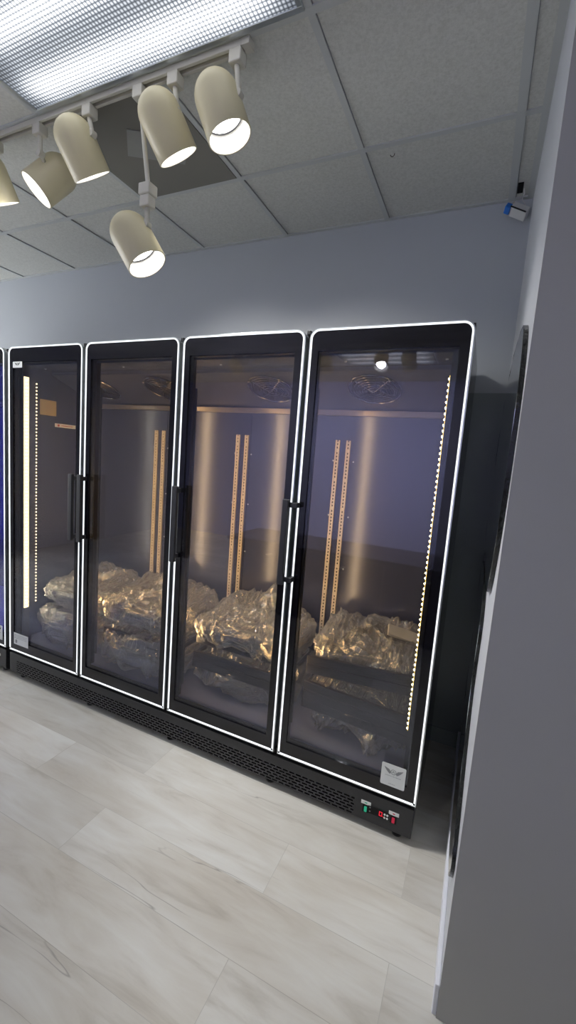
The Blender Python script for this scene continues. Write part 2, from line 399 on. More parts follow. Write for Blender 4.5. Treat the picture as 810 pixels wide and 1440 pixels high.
# ceiling grid
T = .6096; XG = -.5567; YG = YB-.5558
bm = BM()
kx = [k for k in range(-8, 2)]
for k in kx:
    w = .012 if k < 1 else .016
    x = XG+k*T; box(bm, x-w, x+w, YR, YB-.02, ZC-.002, ZC+.006)
for k in range(0, 10):
    y = YG-k*T; box(bm, XL, XW-.02, y-.012, y+.012, ZC-.0025, ZC+.006)
box(bm, XL, XW, YB-.022, YB, ZC-.002, ZC+.006)          # wall angles
box(bm, XW-.026, XW, YE, YB-.022, ZC-.003, ZC+.006)
struct('trim_1', bm, M_tee)
# thin shadow reveals beside the tees
bm = BM()
for k in kx:
    w = .012 if k < 1 else .016
    x = XG+k*T; box(bm, x+w, x+w+.002, YR, YB-.022, ZC+.0015, ZC+.0045)
for k in range(0, 10):
    y = YG-k*T; box(bm, XL, XW-.026, y+.012, y+.0132, ZC+.0015, ZC+.0045)
struct('trim_2', bm, M_inkl)

# ------------------------------------------------------------------ ceiling light and vent
def troffer(x0, y1, label, lenx=2*T, leny=T):
    x1, y0 = x0+lenx, y1-leny
    c = ((x0+x1)/2, (y0+y1)/2, ZC)
    t = thing('ceiling_light', label, 'ceiling light', c, 'prismatic troffers in the ceiling grid')
    bm = BM()
    for a in ((x0+.012, x1-.012, y0+.012, y0+.03), (x0+.012, x1-.012, y1-.03, y1-.012), (x0+.012, x0+.03, y0+.03, y1-.03), (x1-.03, x1-.012, y0+.03, y1-.03)):
        box(bm, a[0], a[1], a[2], a[3], ZC-.010, ZC+.004, .002)
    link('frame', bm, M_alu, t, c)
    bm = BM(); box(bm, x0+.03, x1-.03, y0+.03, y1-.03, ZC-.006, ZC+.002)
    link('prismatic_lens', bm, M_lens, t, c)
    return t
troffer(XG-2*T, YG-T, 'large lit prismatic fluorescent ceiling light above the row of spotlights')
troffer(XG-2*T, YG-6*T, 'added unseen ceiling light behind the viewpoint, far from the coolers')  # this and the next two: unseen troffers added to light the room
troffer(XG+1.6*T, YG-4*T, 'added unseen ceiling light behind the viewpoint, in front of the grey end wall')
troffer(XG-6*T, YG-2*T, 'added unseen ceiling light over the left part of the room')

vx0, vx1, vy0, vy1 = XG-2*T+.013, XG-T-.013, YG-T+.013, YG-.013
vc = ((vx0+vx1)/2, (vy0+vy1)/2, ZC)
t = thing('ceiling_vent', 'dark perforated square ceiling vent behind the spotlights', 'vent', vc)
bm = BM(); box(bm, vx0, vx1, vy0, vy1, ZC-.004, ZC+.003); link('perforated_face', bm, M_perf, t, vc)
bm = BM()
prism(bm, [(-1.466, -.20), (-1.241, -.068), (-1.36, .058), (-1.585, -.074)], 2, ZC-.008, ZC-.0042)  # lit duct interior behind the perforations, put in as a pale plate
ob = link('duct_patch', bm, M_duct_lit, t, vc); ob['label'] = 'lighter grey patch standing in for the lit duct behind the face'

# ------------------------------------------------------------------ track and spotlights
TY = -.357
def track(x0, x1, y, label):
    c = ((x0+x1)/2, y, ZC)
    t = thing('light_track', label, 'light track', c, 'ceiling spotlight tracks')
    bm = BM(); 
    box(bm, x0, x1-.03, y-.018, y-.006, ZC-.024, ZC-.003, .002); box(bm, x0, x1-.03, y+.006, y+.018, ZC-.024, ZC-.003, .002)
    box(bm, x0, x1-.03, y-.006, y+.006, ZC-.010, ZC-.003)
    link('rail', bm, M_track, t, c)
    bm = BM(); box(bm, x1-.03, x1, y-.019, y+.019, ZC-.026, ZC-.003, .002); link('end_cap', bm, M_track, t, c)
    return t
track(-2.7, -.765, TY, 'long ivory spotlight track beside the big ceiling light')

def spot(mx, y, pivot, centre, axis, label, power, drop=None, length=.205, R=.077, size=95, group='cream bullet spotlights on the track'):
    """mx: x of the connector on the track; pivot: knuckle; centre/axis: can"""
    base = (mx, y, ZC-.024)
    t = thing('track_spotlight', label, 'spotlight', base, group)
    bm = BM(); box(bm, mx-.023, mx+.023, y-.021, y+.021, ZC-.066, ZC-.0245, .004); link('connector', bm, M_track, t, base)
    px, py, pz = pivot
    if drop:                                            # long rod, then an adapter box
        bm = BM(); cyl(bm, (mx, y, ZC-.066), (px, py, drop+.085), .0085, seg=14); link('drop_rod', bm, M_track, t, base, smooth=True)
        bm = BM(); box(bm, px-.026, px+.026, py-.024, py+.024, drop+.045, drop+.085, .004); box(bm, px-.022, px+.022, py-.02, py+.02, drop+.004, drop+.0445, .004)
        link('adapter', bm, M_track, t, base)
        top = drop+.004; sx = px
    else: top = ZC-.066; sx = mx
    bm = BM(); cyl(bm, (sx, y, top), (px, py, pz-.004), .0095, seg=14); link('stem', bm, M_track, t, base, smooth=True)
    ax = Vector(axis).normalized(); c = Vector(centre)+Vector((0, 0, -.010))
    tip = c-ax*length*.5
    # knuckle: small disc joining stem to the can's wall
    pv = Vector(pivot); onax = tip+ax*max(.03, min(length*.6, (pv-tip).dot(ax)))
    dirn = (pv-onax); dl = dirn.length; dirn.normalize()
    bm = BM(); cyl(bm, pv-Vector((0, .012, 0)), pv+Vector((0, .012, 0)), .014, seg=18)
    cyl(bm, pv, onax+dirn*(R-.006), .008, seg=12); link('knuckle', bm, M_track, t, base, smooth=True)
    # bullet can
    prof = []
    for i in range(11):
        a = PI/2*i/10; prof.append((R*.98*(1-math.cos(a)), R*math.sin(a)))
    prof += [(length-.002, R), (length, R-.001), (length, R-.004)]
    bm = BM(); lathe(bm, tip, ax, prof, 48); can = link('lamp_can', bm, M_cream, t, base, smooth=True)
    bm = BM(); lathe(bm, tip, ax, [(length-.001, R-.0042), (length-.066, R-.006), (length-.068, R-.010)], 48)
    ob = link('inner_baffle', bm, M_cream_in, can, base, smooth=True)
    bm = BM(); torus(bm, tip+ax*(length-.064), ax, R-.012, .0035, 40, 6); link('bulb_ring', bm, M_gasket, can, base, smooth=True)
    bm = BM(); lathe(bm, tip, ax, [(length-.060, 0), (length-.061, .03), (length-.065, R-.014), (length-.085, R-.016), (length-.13, .03), (length-.14, 0)], 40)
    ob = link('bulb', bm, M_bulb, can, base, smooth=True); ob['label'] = 'glowing white lamp face'
    ld = bpy.data.lights.new('spot_lamp', 'SPOT'); ld.energy = power; ld.spot_size = math.radians(size); ld.spot_blend = .8; ld.shadow_soft_size = .045
    ld.color = (1, .97, .93)
    lo = bpy.data.objects.new('spot_lamp', ld); COL.objects.link(lo); lo.parent = can
    lo.location = tip+ax*(length-.045)-Vector(base); lo.rotation_euler = ax.to_track_quat('-Z', 'Y').to_euler()
    return t

SP = 42
spot(-.818, TY, (-.806, TY, 2.735), (-.878, TY, 2.727), (.363, .143, -.921), 'rightmost cream bullet spotlight, its round white bulb face in view', SP)
spot(-1.075, TY, (-1.062, TY, 2.745), (-1.120, TY, 2.728), (.255, .545, -.799), 'cream bullet spotlight just left of the rightmost one, in front of the vent', SP)
spot(-1.237, TY, (-1.186, TY, 2.385), (-1.245, TY, 2.348), (.512, .177, -.840), 'cream bullet spotlight hanging lowest on a long drop rod', SP, drop=2.44)
spot(-1.500, TY, (-1.484, TY, 2.765), (-1.558, TY, 2.745), (.094, .603, -.793), 'cream bullet spotlight at the left edge of the vent, aimed at the coolers', SP)
spot(-1.794, TY, (-1.790, TY, 2.755), (-1.835, -.262, 2.738), (-.425, -.507, -.750), 'cream spotlight turned toward the lower left, away from the coolers', SP)
spot(-2.09, TY, (-2.075, TY, 2.76), (-2.130, TY, 2.735), (-.009, .508, -.861), 'cream spotlight cut off by the left edge of the photo', SP)
track(-3.2, .9, -3.1, 'second spotlight track behind the viewpoint, mirrored in the glass')
spot(-1.02, -3.1, (-1.01, -3.1, 2.74), (-1.08, -3.1, 2.72), (.2, .55, -.8), 'spotlight behind the viewpoint, brighter one mirrored in the rightmost door', 25, group='spotlights on the rear track')
spot(-.72, -3.1, (-.71, -3.1, 2.74), (-.78, -3.1, 2.72), (.1, -.6, -.8), 'spotlight behind the viewpoint turned away from the coolers', 15, group='spotlights on the rear track')

spot(-3.0, -3.1, (-2.99, -3.1, 2.74), (-3.0, -3.16, 2.72), (0, -.75, -.66), 'added spotlight behind the viewpoint washing the lavender rear wall, left one', 95, size=150, group='spotlights on the rear track')  # three added washers brighten the rear wall that the doors mirror
spot(-1.75, -3.1, (-1.74, -3.1, 2.74), (-1.75, -3.16, 2.72), (0, -.75, -.66), 'added spotlight behind the viewpoint washing the lavender rear wall, middle one', 95, size=150, group='spotlights on the rear track')
spot(.3, -3.1, (.31, -3.1, 2.74), (.3, -3.16, 2.72), (0, -.75, -.66), 'added spotlight behind the viewpoint washing the lavender rear wall, right one', 95, size=150, group='spotlights on the rear track')

# ------------------------------------------------------------------ corner sensor
c0 = (.10, .735, 2.83)
t = thing('corner_sensor', 'small white plastic sensor box with blue film and loose cable in the ceiling corner', 'sensor', c0)
bm = BM(); box(bm, -.04, .04, -.028, .028, -.016, .016, .004)
rot = Matrix.Rotation(math.radians(28), 4, 'Y') @ Matrix.Rotation(math.radians(-20), 4, 'X')
bmesh.ops.transform(bm, matrix=Matrix.Translation((.092, .735, 2.806)) @ rot, verts=bm.verts); link('housing', bm, M_white, t, c0)
bm = BM(); box(bm, -.042, .036, -.0295, -.026, -.020, -.013, .001)
bmesh.ops.transform(bm, matrix=Matrix.Translation((.092, .735, 2.806)) @ rot, verts=bm.verts); link('dark_slot', bm, M_black, t, c0)
bm = BM(); box(bm, -.066, -.040, -.022, .018, -.022, .004, .003)
bmesh.ops.transform(bm, matrix=Matrix.Translation((.092, .735, 2.806)) @ rot, verts=bm.verts); o_ = link('protective_film', bm, M_blue, t, c0); o_['label'] = 'blue protective film tab'
bm = BM(); box(bm, -.044, -.036, -.02, .02, .012, .020, .001)
bmesh.ops.transform(bm, matrix=Matrix.Translation((.092, .735, 2.806)) @ rot, verts=bm.verts); link('tape', bm, M_yell, t, c0)
bm = BM(); tube(bm, [(.098, .70, 2.888), (.104, .71, 2.87), (.098, .72, 2.853), (.108, .73, 2.842), (.120, .742, 2.825), (.127, .75, 2.808), (.118, .755, 2.797)], .0028)
link('cable', bm, M_wire, t, c0, smooth=True)
bm = BM(); box(bm, .072, .096, .66, .735, ZC-.0012, ZC+.0038); struct('trim_3', bm, M_void)      # open gap by the wall angle

hx, hy = -.437, .298
bm = BM(); tube(bm, [(hx+.008, hy+.003, ZC+.004), (hx+.007, hy+.002, ZC-.004), (hx+.001, hy+.004, ZC-.007), (hx-.006, hy+.003, ZC-.006), (hx-.008, hy-.006, ZC-.005)], .0014)
o = link('ceiling_hook', bm, M_wood, None, (hx, hy, ZC), smooth=True); tag(o, 'tiny brown wire hook in a ceiling tile near the back wall', 'hook')

# ------------------------------------------------------------------ mirrors on the right wall
def blob(name, pts, label):
    """closed smooth outline in (y,z) on the right wall; slab with a wavy dark edge"""
    n = len(pts); P = []
    for i in range(n):
        p0, p1, p2, p3 = [Vector(pts[(i+k-1) % n]) for k in range(4)]
        for s in range(8):
            u = s/8
            P.append(.5*((2*p1)+(-p0+p2)*u+(2*p0-5*p1+4*p2-p3)*u*u+(-p0+3*p1-3*p2+p3)*u**3))
    cy = sum(p.x for p in P)/len(P); cz = sum(p.y for p in P)/len(P)
    c = (XW, cy, cz)
    t = thing(name, label, 'mirror', c, 'wavy mirrors on the right wall')
    th = .011
    bm = BM()
    Q = [Vector((cy, cz))+(p-Vector((cy, cz)))*.985 for p in P]
    prism(bm, [tuple(p) for p in Q], 0, XW-th-.0012, XW-th+.0008); link('mirror_glass', bm, M_mirror, t, c)
    bm = BM(); A, B, A2 = [], [], []
    for i, p in enumerate(P):
        w = .0022*noise.noise(Vector((p.x*9, p.y*9, 3.3)))
        A.append(bm.verts.new((XW-.0005, p.x, p.y))); B.append(bm.verts.new((XW-th-.001+w, p.x, p.y)))
        q = Vector((cy, cz))+(p-Vector((cy, cz)))*.982
        A2.append(bm.verts.new((XW-th+.0002, q.x, q.y)))
    m = len(P)
    for i in range(m):
        j = (i+1) % m
        bm.faces.new((A[i], A[j], B[j], B[i])); bm.faces.new((B[i], B[j], A2[j], A2[i]))
    bm.faces.new(A)
    o = link('edge', bm, M_edge, t, c, smooth=True); o['label'] = 'dark polished wavy edge'
    return t
blob('wall_mirror', [(-.33, 1.955), (-.47, 1.80), (-.495, 1.66), (-.485, 1.50), (-.43, 1.33), (-.30, 1.20), (-.05, 1.185), (.30, 1.21), (.60, 1.24), (.70, 1.40), (.62, 1.62), (.52, 1.84), (.30, 1.955), (.0, 1.99)],
     'upper wavy-edged mirror on the right wall')
blob('wall_mirror', [(.55, 1.13), (.25, 1.165), (.0, 1.14), (-.13, 1.04), (-.12, .90), (-.14, .76), (-.28, .60), (-.45, .44), (-.36, .30), (-.12, .22), (.15, .27), (.34, .42), (.48, .62), (.60, .86), (.64, 1.02)],
     'lower wavy-edged mirror on the right wall')

# ------------------------------------------------------------------ coolers
Wd, Sd, Hd, Zb = .6294, .6488, 1.9001, .1858
def ring(x0, x1, z0, z1, r, ins, seg=8):
    """outline with rounded top corners, inset by ins"""
    x0 += ins; x1 -= ins; z0 += ins; z1 -= ins; r = max(.004, r-ins)
    P = [(x0, z0), (x1, z0)]
    for i in range(seg+1):
        a = PI/2*i/seg; P.append((x1-r+r*math.cos(a), z1-r+r*math.sin(a)))
    for i in range(seg+1):
        a = PI/2+PI/2*i/seg; P.append((x0+r+r*math.cos(a), z1-r+r*math.sin(a)))
    return P
def band(bm, O, I, y0, y1):
    n = len(O)
    v = [[bm.verts.new((p[0], y, p[1])) for p in L] for L in (O, I) for y in (y0, y1)]
    o0, o1, i0, i1 = v
    for k in range(n):
        j = (k+1) % n
        bm.faces.new((o0[k], o0[j], i0[j], i0[k])); bm.faces.new((o1[k], i1[k], i1[j], o1[j]))
        bm.faces.new((o0[k], o1[k], o1[j], o0[j])); bm.faces.new((i0[k], i0[j], i1[j], i1[k]))

def make_door(parent, org, xr, handle_x, base_x, br=.045):
    x0, x1, z0, z1 = xr-Wd, xr, Zb, Zb+Hd
    gx0, gx1, gz0, gz1 = x0+.040, x1-br, z0+.070, z1-.090
    R = .042
    # black printed border (the door's body), rounded outside, square opening
    bm = BM()
    O = ring(x0, x1, z0, z1, R, .011); n = len(O); seg = 8
    I = [(gx0, gz0), (gx1, gz0)]+[(gx1, gz1)]*(seg+1)+[(gx0, gz1)]*(seg+1)
    e = [0]
    I = [(gx0, gz0), (gx1, gz0)]
    for i in range(seg+1): I.append((gx1-.00001*(i), gz1-.00001*(seg-i)))
    for i in range(seg+1): I.append((gx0+.00001*(seg-i), gz1-.00001*(i)))
    band(bm, O, I, .001, .040)
    door = link('door', bm, M_border, parent, org)
    bm = BM(); band(bm, ring(x0, x1, z0, z1, R, .0), ring(x0, x1, z0, z1, R, .0045), -.001, .044); link('aluminium_frame', bm, M_alu, door, org)
    bm = BM(); band(bm, ring(x0, x1, z0, z1, R, .0046), ring(x0, x1, z0, z1, R, .0108), -.002, .010)
    o = link('lit_rim', bm, M_rim, door, org); o['label'] = 'glowing white rim light'
    for xx in (x0+.009, x1-.009):
        bm = BM(); box(bm, xx-.004, xx+.004, -.0028, -.0018, z0+.0075, z0+.0155); link('corner_cap', bm, M_black, door, org)
    bm = BM(); box(bm, gx0-.003, gx1+.003, .006, .010, gz0-.003, gz1+.003); link('glass_pane', bm, M_glass, door, org)
    bm = BM(); box(bm, gx0-.003, gx1+.003, .030, .033, gz0-.003, gz1+.003); link('glass_pane', bm, M_glass, door, org)
    # aluminium spacer between the panes
    bm = BM()
    for a in ((gx0, gx0+.004, gz0, gz1), (gx1-.004, gx1, gz0, gz1), (gx0+.004, gx1-.004, gz0, gz0+.005), (gx0+.004, gx1-.004, gz1-.004, gz1)):
        box(bm, a[0], a[1], .0105, .0295, a[2], a[3])
    link('spacer', bm, M_chrome, door, org)
    bm = BM(); band(bm, ring(x0+.012, x1-.012, z0+.012, z1-.012, .03, 0), ring(x0+.012, x1-.012, z0+.012, z1-.012, .03, .014), .0405, .052); link('gasket', bm, M_gasket, door, org)
    if handle_x is not None:
        hz0, hz1 = 1.005, 1.378
        bm = BM(); box(bm, handle_x-.014, handle_x+.014, -.056, -.036, hz0, hz1, .003)
        for z in (hz0+.012, hz1-.034):
            a, b = sorted((handle_x, base_x))
            box(bm, a-.009, b+.009, -.040, -.030, z, z+.022, .002); box(bm, base_x-.009, base_x+.009, -.031, .0005, z, z+.022, .002)
        link('handle', bm, M_base_black, door, org)
    return door

def make_cooler(xr, nd, label, handles, led_mat, bead_mat, right_strip, left_strip, full=True):
    """xr: right edge of the last door"""
    xl = xr-(nd-1)*Sd-Wd
    org = ((xl+xr)/2, .36, 0)
    t = thing('display_cooler', label, 'display cooler', org, 'upright glass door coolers')
    bx0, bx1 = xl-.002, xr-.006
    Y1, ZT = .755, 2.078
    wt = .030
    # outer carcass: two sides, top, back, bottom deck
    bm = BM()
    box(bm, bx0, bx0+wt, .053, Y1, .036, ZT); box(bm, bx1-wt, bx1, .053, Y1, .036, ZT)
    box(bm, bx0+wt, bx1-wt, .053, Y1, 2.035, ZT); box(bm, bx0+wt, bx1-wt, .665, Y1, .036, 2.035); box(bm, bx0+wt, bx1-wt, .053, .665, .165, .215)
    link('carcass', bm, M_side, t, org)
    # interior liner
    ix0, ix1, iz0, iz1, iy = bx0+wt+.001, bx1-wt-.001, .2455, 1.990, .62
    bm = BM()
    box(bm, ix0, ix1, iy, iy+.03, iz0, iz1)
    for k in range(nd-1):                                # panel seams beside each post
        x = xr-(k+.0)*Sd-.585
        box(bm, x-.003, x+.003, iy-.004, iy, iz0, 1.80)
    bk = link('liner_back', bm, M_liner, t, org)
    bm = BM(); box(bm, ix0, ix1, .060, iy, .2155, iz0); link('liner_floor', bm, M_linerf, t, org)
    bm = BM(); box(bm, ix0, ix1, .060, iy+.03, iz1, 2.034); link('liner_ceiling', bm, M_liner, t, org)
    for xa in (ix0, ix1-.006):
        bm = BM(); box(bm, xa, xa+.006, .101, iy, iz0, iz1); link('liner_side', bm, M_liner, t, org)
    # evaporator housing: sloping underside with fans
    h0y, h0z, h1z = .26, 1.972, 1.838
    bm = BM(); prism(bm, [(h0y, iz1), (h0y, h0z), (iy-.004, h1z), (iy-.004, iz1)], 0, ix0+.006, ix1-.006)
    link('evaporator_housing', bm, M_housing, t, org)
    bm = BM(); box(bm, ix0+.006, ix1-.006, iy-.030, iy-.0005, 1.808, 1.838, .002); o = link('lip', bm, M_lip, t, org)
    nrm = Vector((0, -(h0z-h1z), -(iy-.004-h0y))).normalized()
    if full:
        L = xr-xl
        fx = [-.44, -1.00, -1.72, -2.26]
        for x in fx:
            y = .40; z = h0z+(h1z-h0z)*(y-h0y)/(iy-.004-h0y)
            c = Vector((xr+x, y, z))
            bm = BM(); torus(bm, c+nrm*.010, nrm, .128, .0045, 40, 6)
            for k in range(1, 8): torus(bm, c+nrm*(.012+.002*(7-k)), nrm, .128*k/8, .0014, 36, 5)
            a = Vector((1, 0, 0)); b = nrm.cross(a)
            for k in range(4):
                d = math.cos(PI/4+k*PI/2)*a+math.sin(PI/4+k*PI/2)*b
                cyl(bm, c+nrm*.026, c+d*.128+nrm*.008, .002, seg=6)
            for sx in (-1, 1):
                q = c+a*(.09*sx)-b*(.085)*(-1 if b.y > 0 else 1)*0+b*.0+nrm*.012
                lathe(bm, q+b*(-.088 if b.y > 0 else .088), nrm, [(0, 0), (.0, .009), (.006, .009), (.010, .005), (.011, 0)], 12)
            fg = link('fan_guard', bm, M_fan, t, org, smooth=True)
            bm = BM()
            lathe(bm, c+nrm*.001, nrm, [(0, 0), (0, .034), (.012, .03), (.013, 0)], 24)
            for k in range(5):
                th = 2*PI*k/5
                d0 = math.cos(th)*a+math.sin(th)*b; d1 = math.cos(th+.75)*a+math.sin(th+.75)*b
                q = [c+d0*.03+nrm*.002, c+d0*.115+nrm*.002, c+d1*.115+nrm*.010, c+d1*.03+nrm*.008]
                vs = [bm.verts.new(p) for p in q]+[bm.verts.new(p+nrm*.0015) for p in q]
                for f in ((0, 1, 2, 3), (7, 6, 5, 4), (0, 4, 5, 1), (1, 5, 6, 2), (2, 6, 7, 3), (3, 7, 4, 0)): bm.faces.new([vs[i] for i in f])
            link('fan_blades', bm, M_fanb, fg, org)
    # screws on the back panels and housing
    for k in range(nd):
        for (dx, z) in ((-.585+.012, 1.56), (-.585+.012, 1.25), (-.585+.012, .95), (-.66-.03, 1.56), (-.66-.03, 1.25)):
            bm = BM(); lathe(bm, (xr-k*Sd+dx, iy-.0005, z), (0, -1, 0), [(0, 0), (0, .005), (.002, .004), (.003, 0)], 10); link('screw', bm, M_alu, t, org)
    for k in range(nd):
        for dx in (-.10, -.52):
            bm = BM(); lathe(bm, (xr-k*Sd+dx, .16, iz1), (0, 0, -1), [(0, 0), (0, .006), (.003, .005), (.004, 0)], 10); link('screw', bm, M_alu, t, org)
    # mullion posts with inward-facing light strips, slotted shelf standards
    posts = [xr-(k+1)*Sd+(Sd-Wd)/2 for k in range(nd-1)]
    for x in posts:
        bm = BM(); box(bm, x-.030, x+.030, .053, .085, .216, 2.034, .002); 
        pm = link('mullion', bm, M_mull, t, org)
        bm = BM(); box(bm, x-.005, x+.005, .0855, .104, .47, 1.90); o = link('light_strip', bm, M_ledm if full else led_mat, pm, org); o['label'] = 'warm light strip' if full else 'blue light strip'
        for sx in (-1, 1):
            bm = BM(); z = .30
            box(bm, x+.031*sx-.0035, x+.031*sx+.0035, .086, .094, .30, 1.86)
            k = 0
            while z < 1.85:
                box(bm, x+.031*sx-.006, x+.031*sx+.006,   .0865, .0935, z, z+.008); z += .016
            link('slotted_edge', bm, M_black, pm, org)
    sx_list = [p-.031 for p in posts]+[p+.031 for p in posts]+[ix0+.03, ix1-.03]
    for x in sx_list:
        bm = BM(); w, y0, y1 = .0125, iy-.010, iy-.0005
        box(bm, x-w, x-.004, y0, y1, .30, 1.675); box(bm, x+.004, x+w, y0, y1, .30, 1.675)
        z = .30; i = 0
        while z < 1.675:
            hgt = .0085 if i % 8 else .020
            box(bm, x-.004, x+.004, y0, y1, z, min(1.675, z+hgt)); z += hgt+.0105; i += 1
        st = link('shelf_standard', bm, M_stand, t, org)
        bm = BM(); box(bm, x-.0039, x+.0039, y0+.005, y1-.001, .30, 1.67); link('slot_back', bm, M_void, st, org)
    def strip(xa, xb, y0, y1, z0, z1, bx, by, ax, lm=None, bmat=None):
        bm = BM(); box(bm, xa, xb, y0, y1, z0, z1); s = link('light_strip', bm, lm or led_mat, t, org); s['label'] = 'lit LED strip, or a copy modelled as its reflection'
        bm = BM(); z = z0+.008
        while z < z1:
            c = Vector((bx, by, z)); lathe(bm, c, ax, [(0, 0), (0, .0042), (.003, .0034), (.0042, 0)], 8); z += .0215
        link('led_bead', bm, bmat or bead_mat, s, org)
    if right_strip:      # on the front post of the right side, turned inward
        bm = BM(); box(bm, ix1-.034, ix1-.006, .053, .084, iz0, iz1); link('post', bm, M_mull, t, org)
        strip(ix1-.036, ix1-.0345, .055, .067, .465, 1.905, ix1-.0365, .061, (-1, -.4, 0), M_ledr if full else None, M_beadr if full else None)
    if left_strip:
        bm = BM(); box(bm, ix0+.006, ix0+.020, .060, .100, iz0, iz1); link('post', bm, M_mull, t, org)
        strip(ix0+.0205, ix0+.023, .062, .094, .455, 1.925, ix0+.0235, .078, (1, -.3, 0))
        if full: strip(ix0+.0065, ix0+.0075, .150, .156, .47, 1.90, ix0+.008, .153, (1, -.3, 0), M_lip, M_bead_refl)  # glowing beads on the side wall stand in for the strip's reflection
    # base with slotted grille
    gx0, gx1, gz0, gz1 = bx0+.06, bx1-.245, .042, .127
    if not full: gx1 = bx1-.3
    bz0, bz1 = .036, .166
    bm = BM(); y0, y1 = .004, .012
    box(bm, bx0, gx0, y0, y1, bz0, bz1); box(bm, gx1, bx1, y0, y1, bz0, bz1)
    box(bm, gx0, gx1, y0, y1, bz0, gz0); box(bm, gx0, gx1, y0, y1, gz1, bz1)
    rows = 6; p = (gz1-gz0)/rows; sl, gap = .0245, .0085
    for r in range(rows):
        za = gz0+r*p; box(bm, gx0, gx1, y0, y1, za+p*.52, za+p)
        x = gx0+(0 if r % 2 else (sl+gap)/2)
        if r % 2 == 0: box(bm, gx0, gx0+gap, y0, y1, za, za+p*.52)
        while x < gx1:
            box(bm, x, min(gx1, x+gap), y0, y1, za, za+p*.52); x += sl+gap
    box(bm, bx0, bx0+.012, y1, .053, bz0, bz1); box(bm, bx1-.012, bx1, y1, .053, bz0, bz1)
    box(bm, bx0+.012, bx1-.012, y1, .30, bz0, bz0+.010)
    base = link('base_panel', bm, M_base_black, t, org)
    bm = BM(); box(bm, bx0+.013, bx1-.013, .035, .050, bz0+.011, bz1-.004); link('grille_backing', bm, M_void, base, org)
    bm = BM(); box(bm, bx0, bx1, .016, .053, .1665, .200); link('kick_rail', bm, M_void, t, org)
    nf = 5 if full else 2
    for i in range(nf):
        for y in (.05, .68):
            x = bx0+.08+(bx1-bx0-.14)*i/(nf-1)
            bm = BM(); lathe(bm, (x, y, 0), (0, 0, 1), [(0, 0), (0, .022), (.008, .022), (.012, .010), (.036, .010), (.0365, 0)], 16); link('foot', bm, M_black, t, org)
    # top hinge blocks
    for k in range(nd):
        x = xr-k*Sd+(.004 if k else -.012)
        bm = BM(); box(bm, x, x+.016 if k else x+.010, -.001 if k else .02, .052, 2.062, 2.080, .002); link('hinge', bm, M_black, t, org)
    doors = []
    for k, (hx, bxx) in enumerate(handles):
        doors.append(make_door(t, org, xr-(nd-1-k)*Sd, hx, bxx, .045 if full else .013))
    return t, org, doors

# the four-door cooler
H4 = [(-1.966, -1.958), (-1.898, -1.908), (-1.250, -1.260), (-.660, -.622)]
C4, O4, D4 = make_cooler(0., 4, 'large black cooler with four glass doors outlined in white light', H4, M_led, M_bead, True, True)
# its blue-lit neighbour, mostly outside the frame
XN = -2.612
C2, O2, D2 = make_cooler(XN, 2, 'blue-lit cooler at the left edge, only a sliver of its door in frame', [(None, None), (None, None)], M_ledb, M_ledb, True, True, full=False)

# ---- stickers and controls
def emblem(bm, cx, cz, w, y):
    """winged badge: two wings and a ring with a small peak inside"""
    for s in (-1, 1):
        pts = [(cx+s*w*.13, cz-.06*w), (cx+s*w*.22, cz+.10*w), (cx+s*w*.50, cz+.20*w), (cx+s*w*.43, cz+.09*w), (cx+s*w*.36, cz+.0*w), (cx+s*w*.28, cz-.08*w), (cx+s*w*.18, cz-.15*w)]
        if s < 0: pts = pts[::-1]
        prism(bm, pts, 1, y-.0004, y)
    torus(bm, (cx, y-.0002, cz), (0, 1, 0), w*.135, w*.016, 28, 6)
    for s in (-1, 1): prism(bm, [(cx, cz+.075*w), (cx+s*.075*w, cz-.06*w), (cx+s*.045*w, cz-.06*w), (cx, cz+.02*w)], 1, y-.0004, y)
def rrect(x0, x1, z0, z1, r, seg=5):
    P = []
    for cx, cz, a0 in ((x1-r, z0+r, -PI/2), (x1-r, z1-r, 0), (x0+r, z1-r, PI/2), (x0+r, z0+r, PI)):
        for i in range(seg+1): P.append((cx+r*math.cos(a0+PI/2*i/seg), cz+r*math.sin(a0+PI/2*i/seg)))
    return P
def dashes(bm, x0, x1, z, h, y, n):
    w = (x1-x0)/n
    for i in range(n):
        box(bm, x0+i*w+.1*w, x0+i*w+w*random.uniform(.55, .85), y-.0004, y, z, z+h*random.uniform(.7, 1))
bm = BM(); prism(bm, rrect(-.152, -.053, .236, .333, .006), 1, -.0006, .0004); s = link('sticker', bm, M_paper, D4[3], O4); s['label'] = 'white maker sticker with a winged badge'
M2 = []
bm = BM(); emblem(bm, -.1025, .302, .078, -.0007); dashes(bm, -.135, -.07, .2805, .003, -.0007, 12); dashes(bm, -.118, -.09, .246, .003, -.0007, 6)
o = link('badge_print', bm, M_inkl, D4[3], O4)
bm = BM(); prism(bm, rrect(-2.530, -2.392, .235, .312, .002), 1, -.0006, .0004); s = link('sticker', bm, M_paper, D4[0], O4); s['label'] = 'white information sticker'
bm = BM()
for z in (.296, .286, .276): dashes(bm, -2.522, -2.40, z, .004, -.0007, 9)
prism(bm, rrect(-2.515, -2.497, .245, .268, .006), 1, -.0011, -.0007)
o = link('sticker_print', bm, M_inkl, D4[0], O4)
bm = BM(); prism(bm, rrect(-2.533, -2.449, 1.962, 1.997, .004), 1, -.0006, .0004); s = link('sticker', bm, M_paper, D4[0], O4); s['label'] = 'small white badge sticker'
bm = BM(); emblem(bm, -2.491, 1.983, .05, -.0007); link('badge_print', bm, M_ink, D4[0], O4)
bm = BM(); prism(bm, rrect(-2.745, -2.647, .228, .325, .006), 1, -.0006, .0004); s = link('sticker', bm, M_paper, D2[1], O2); s['label'] = 'white maker sticker'
bm = BM(); emblem(bm, -2.697, .296, .078, -.0007); dashes(bm, -2.73, -2.665, .272, .003, -.0007, 12); link('badge_print', bm, M_ink, D2[1], O2)

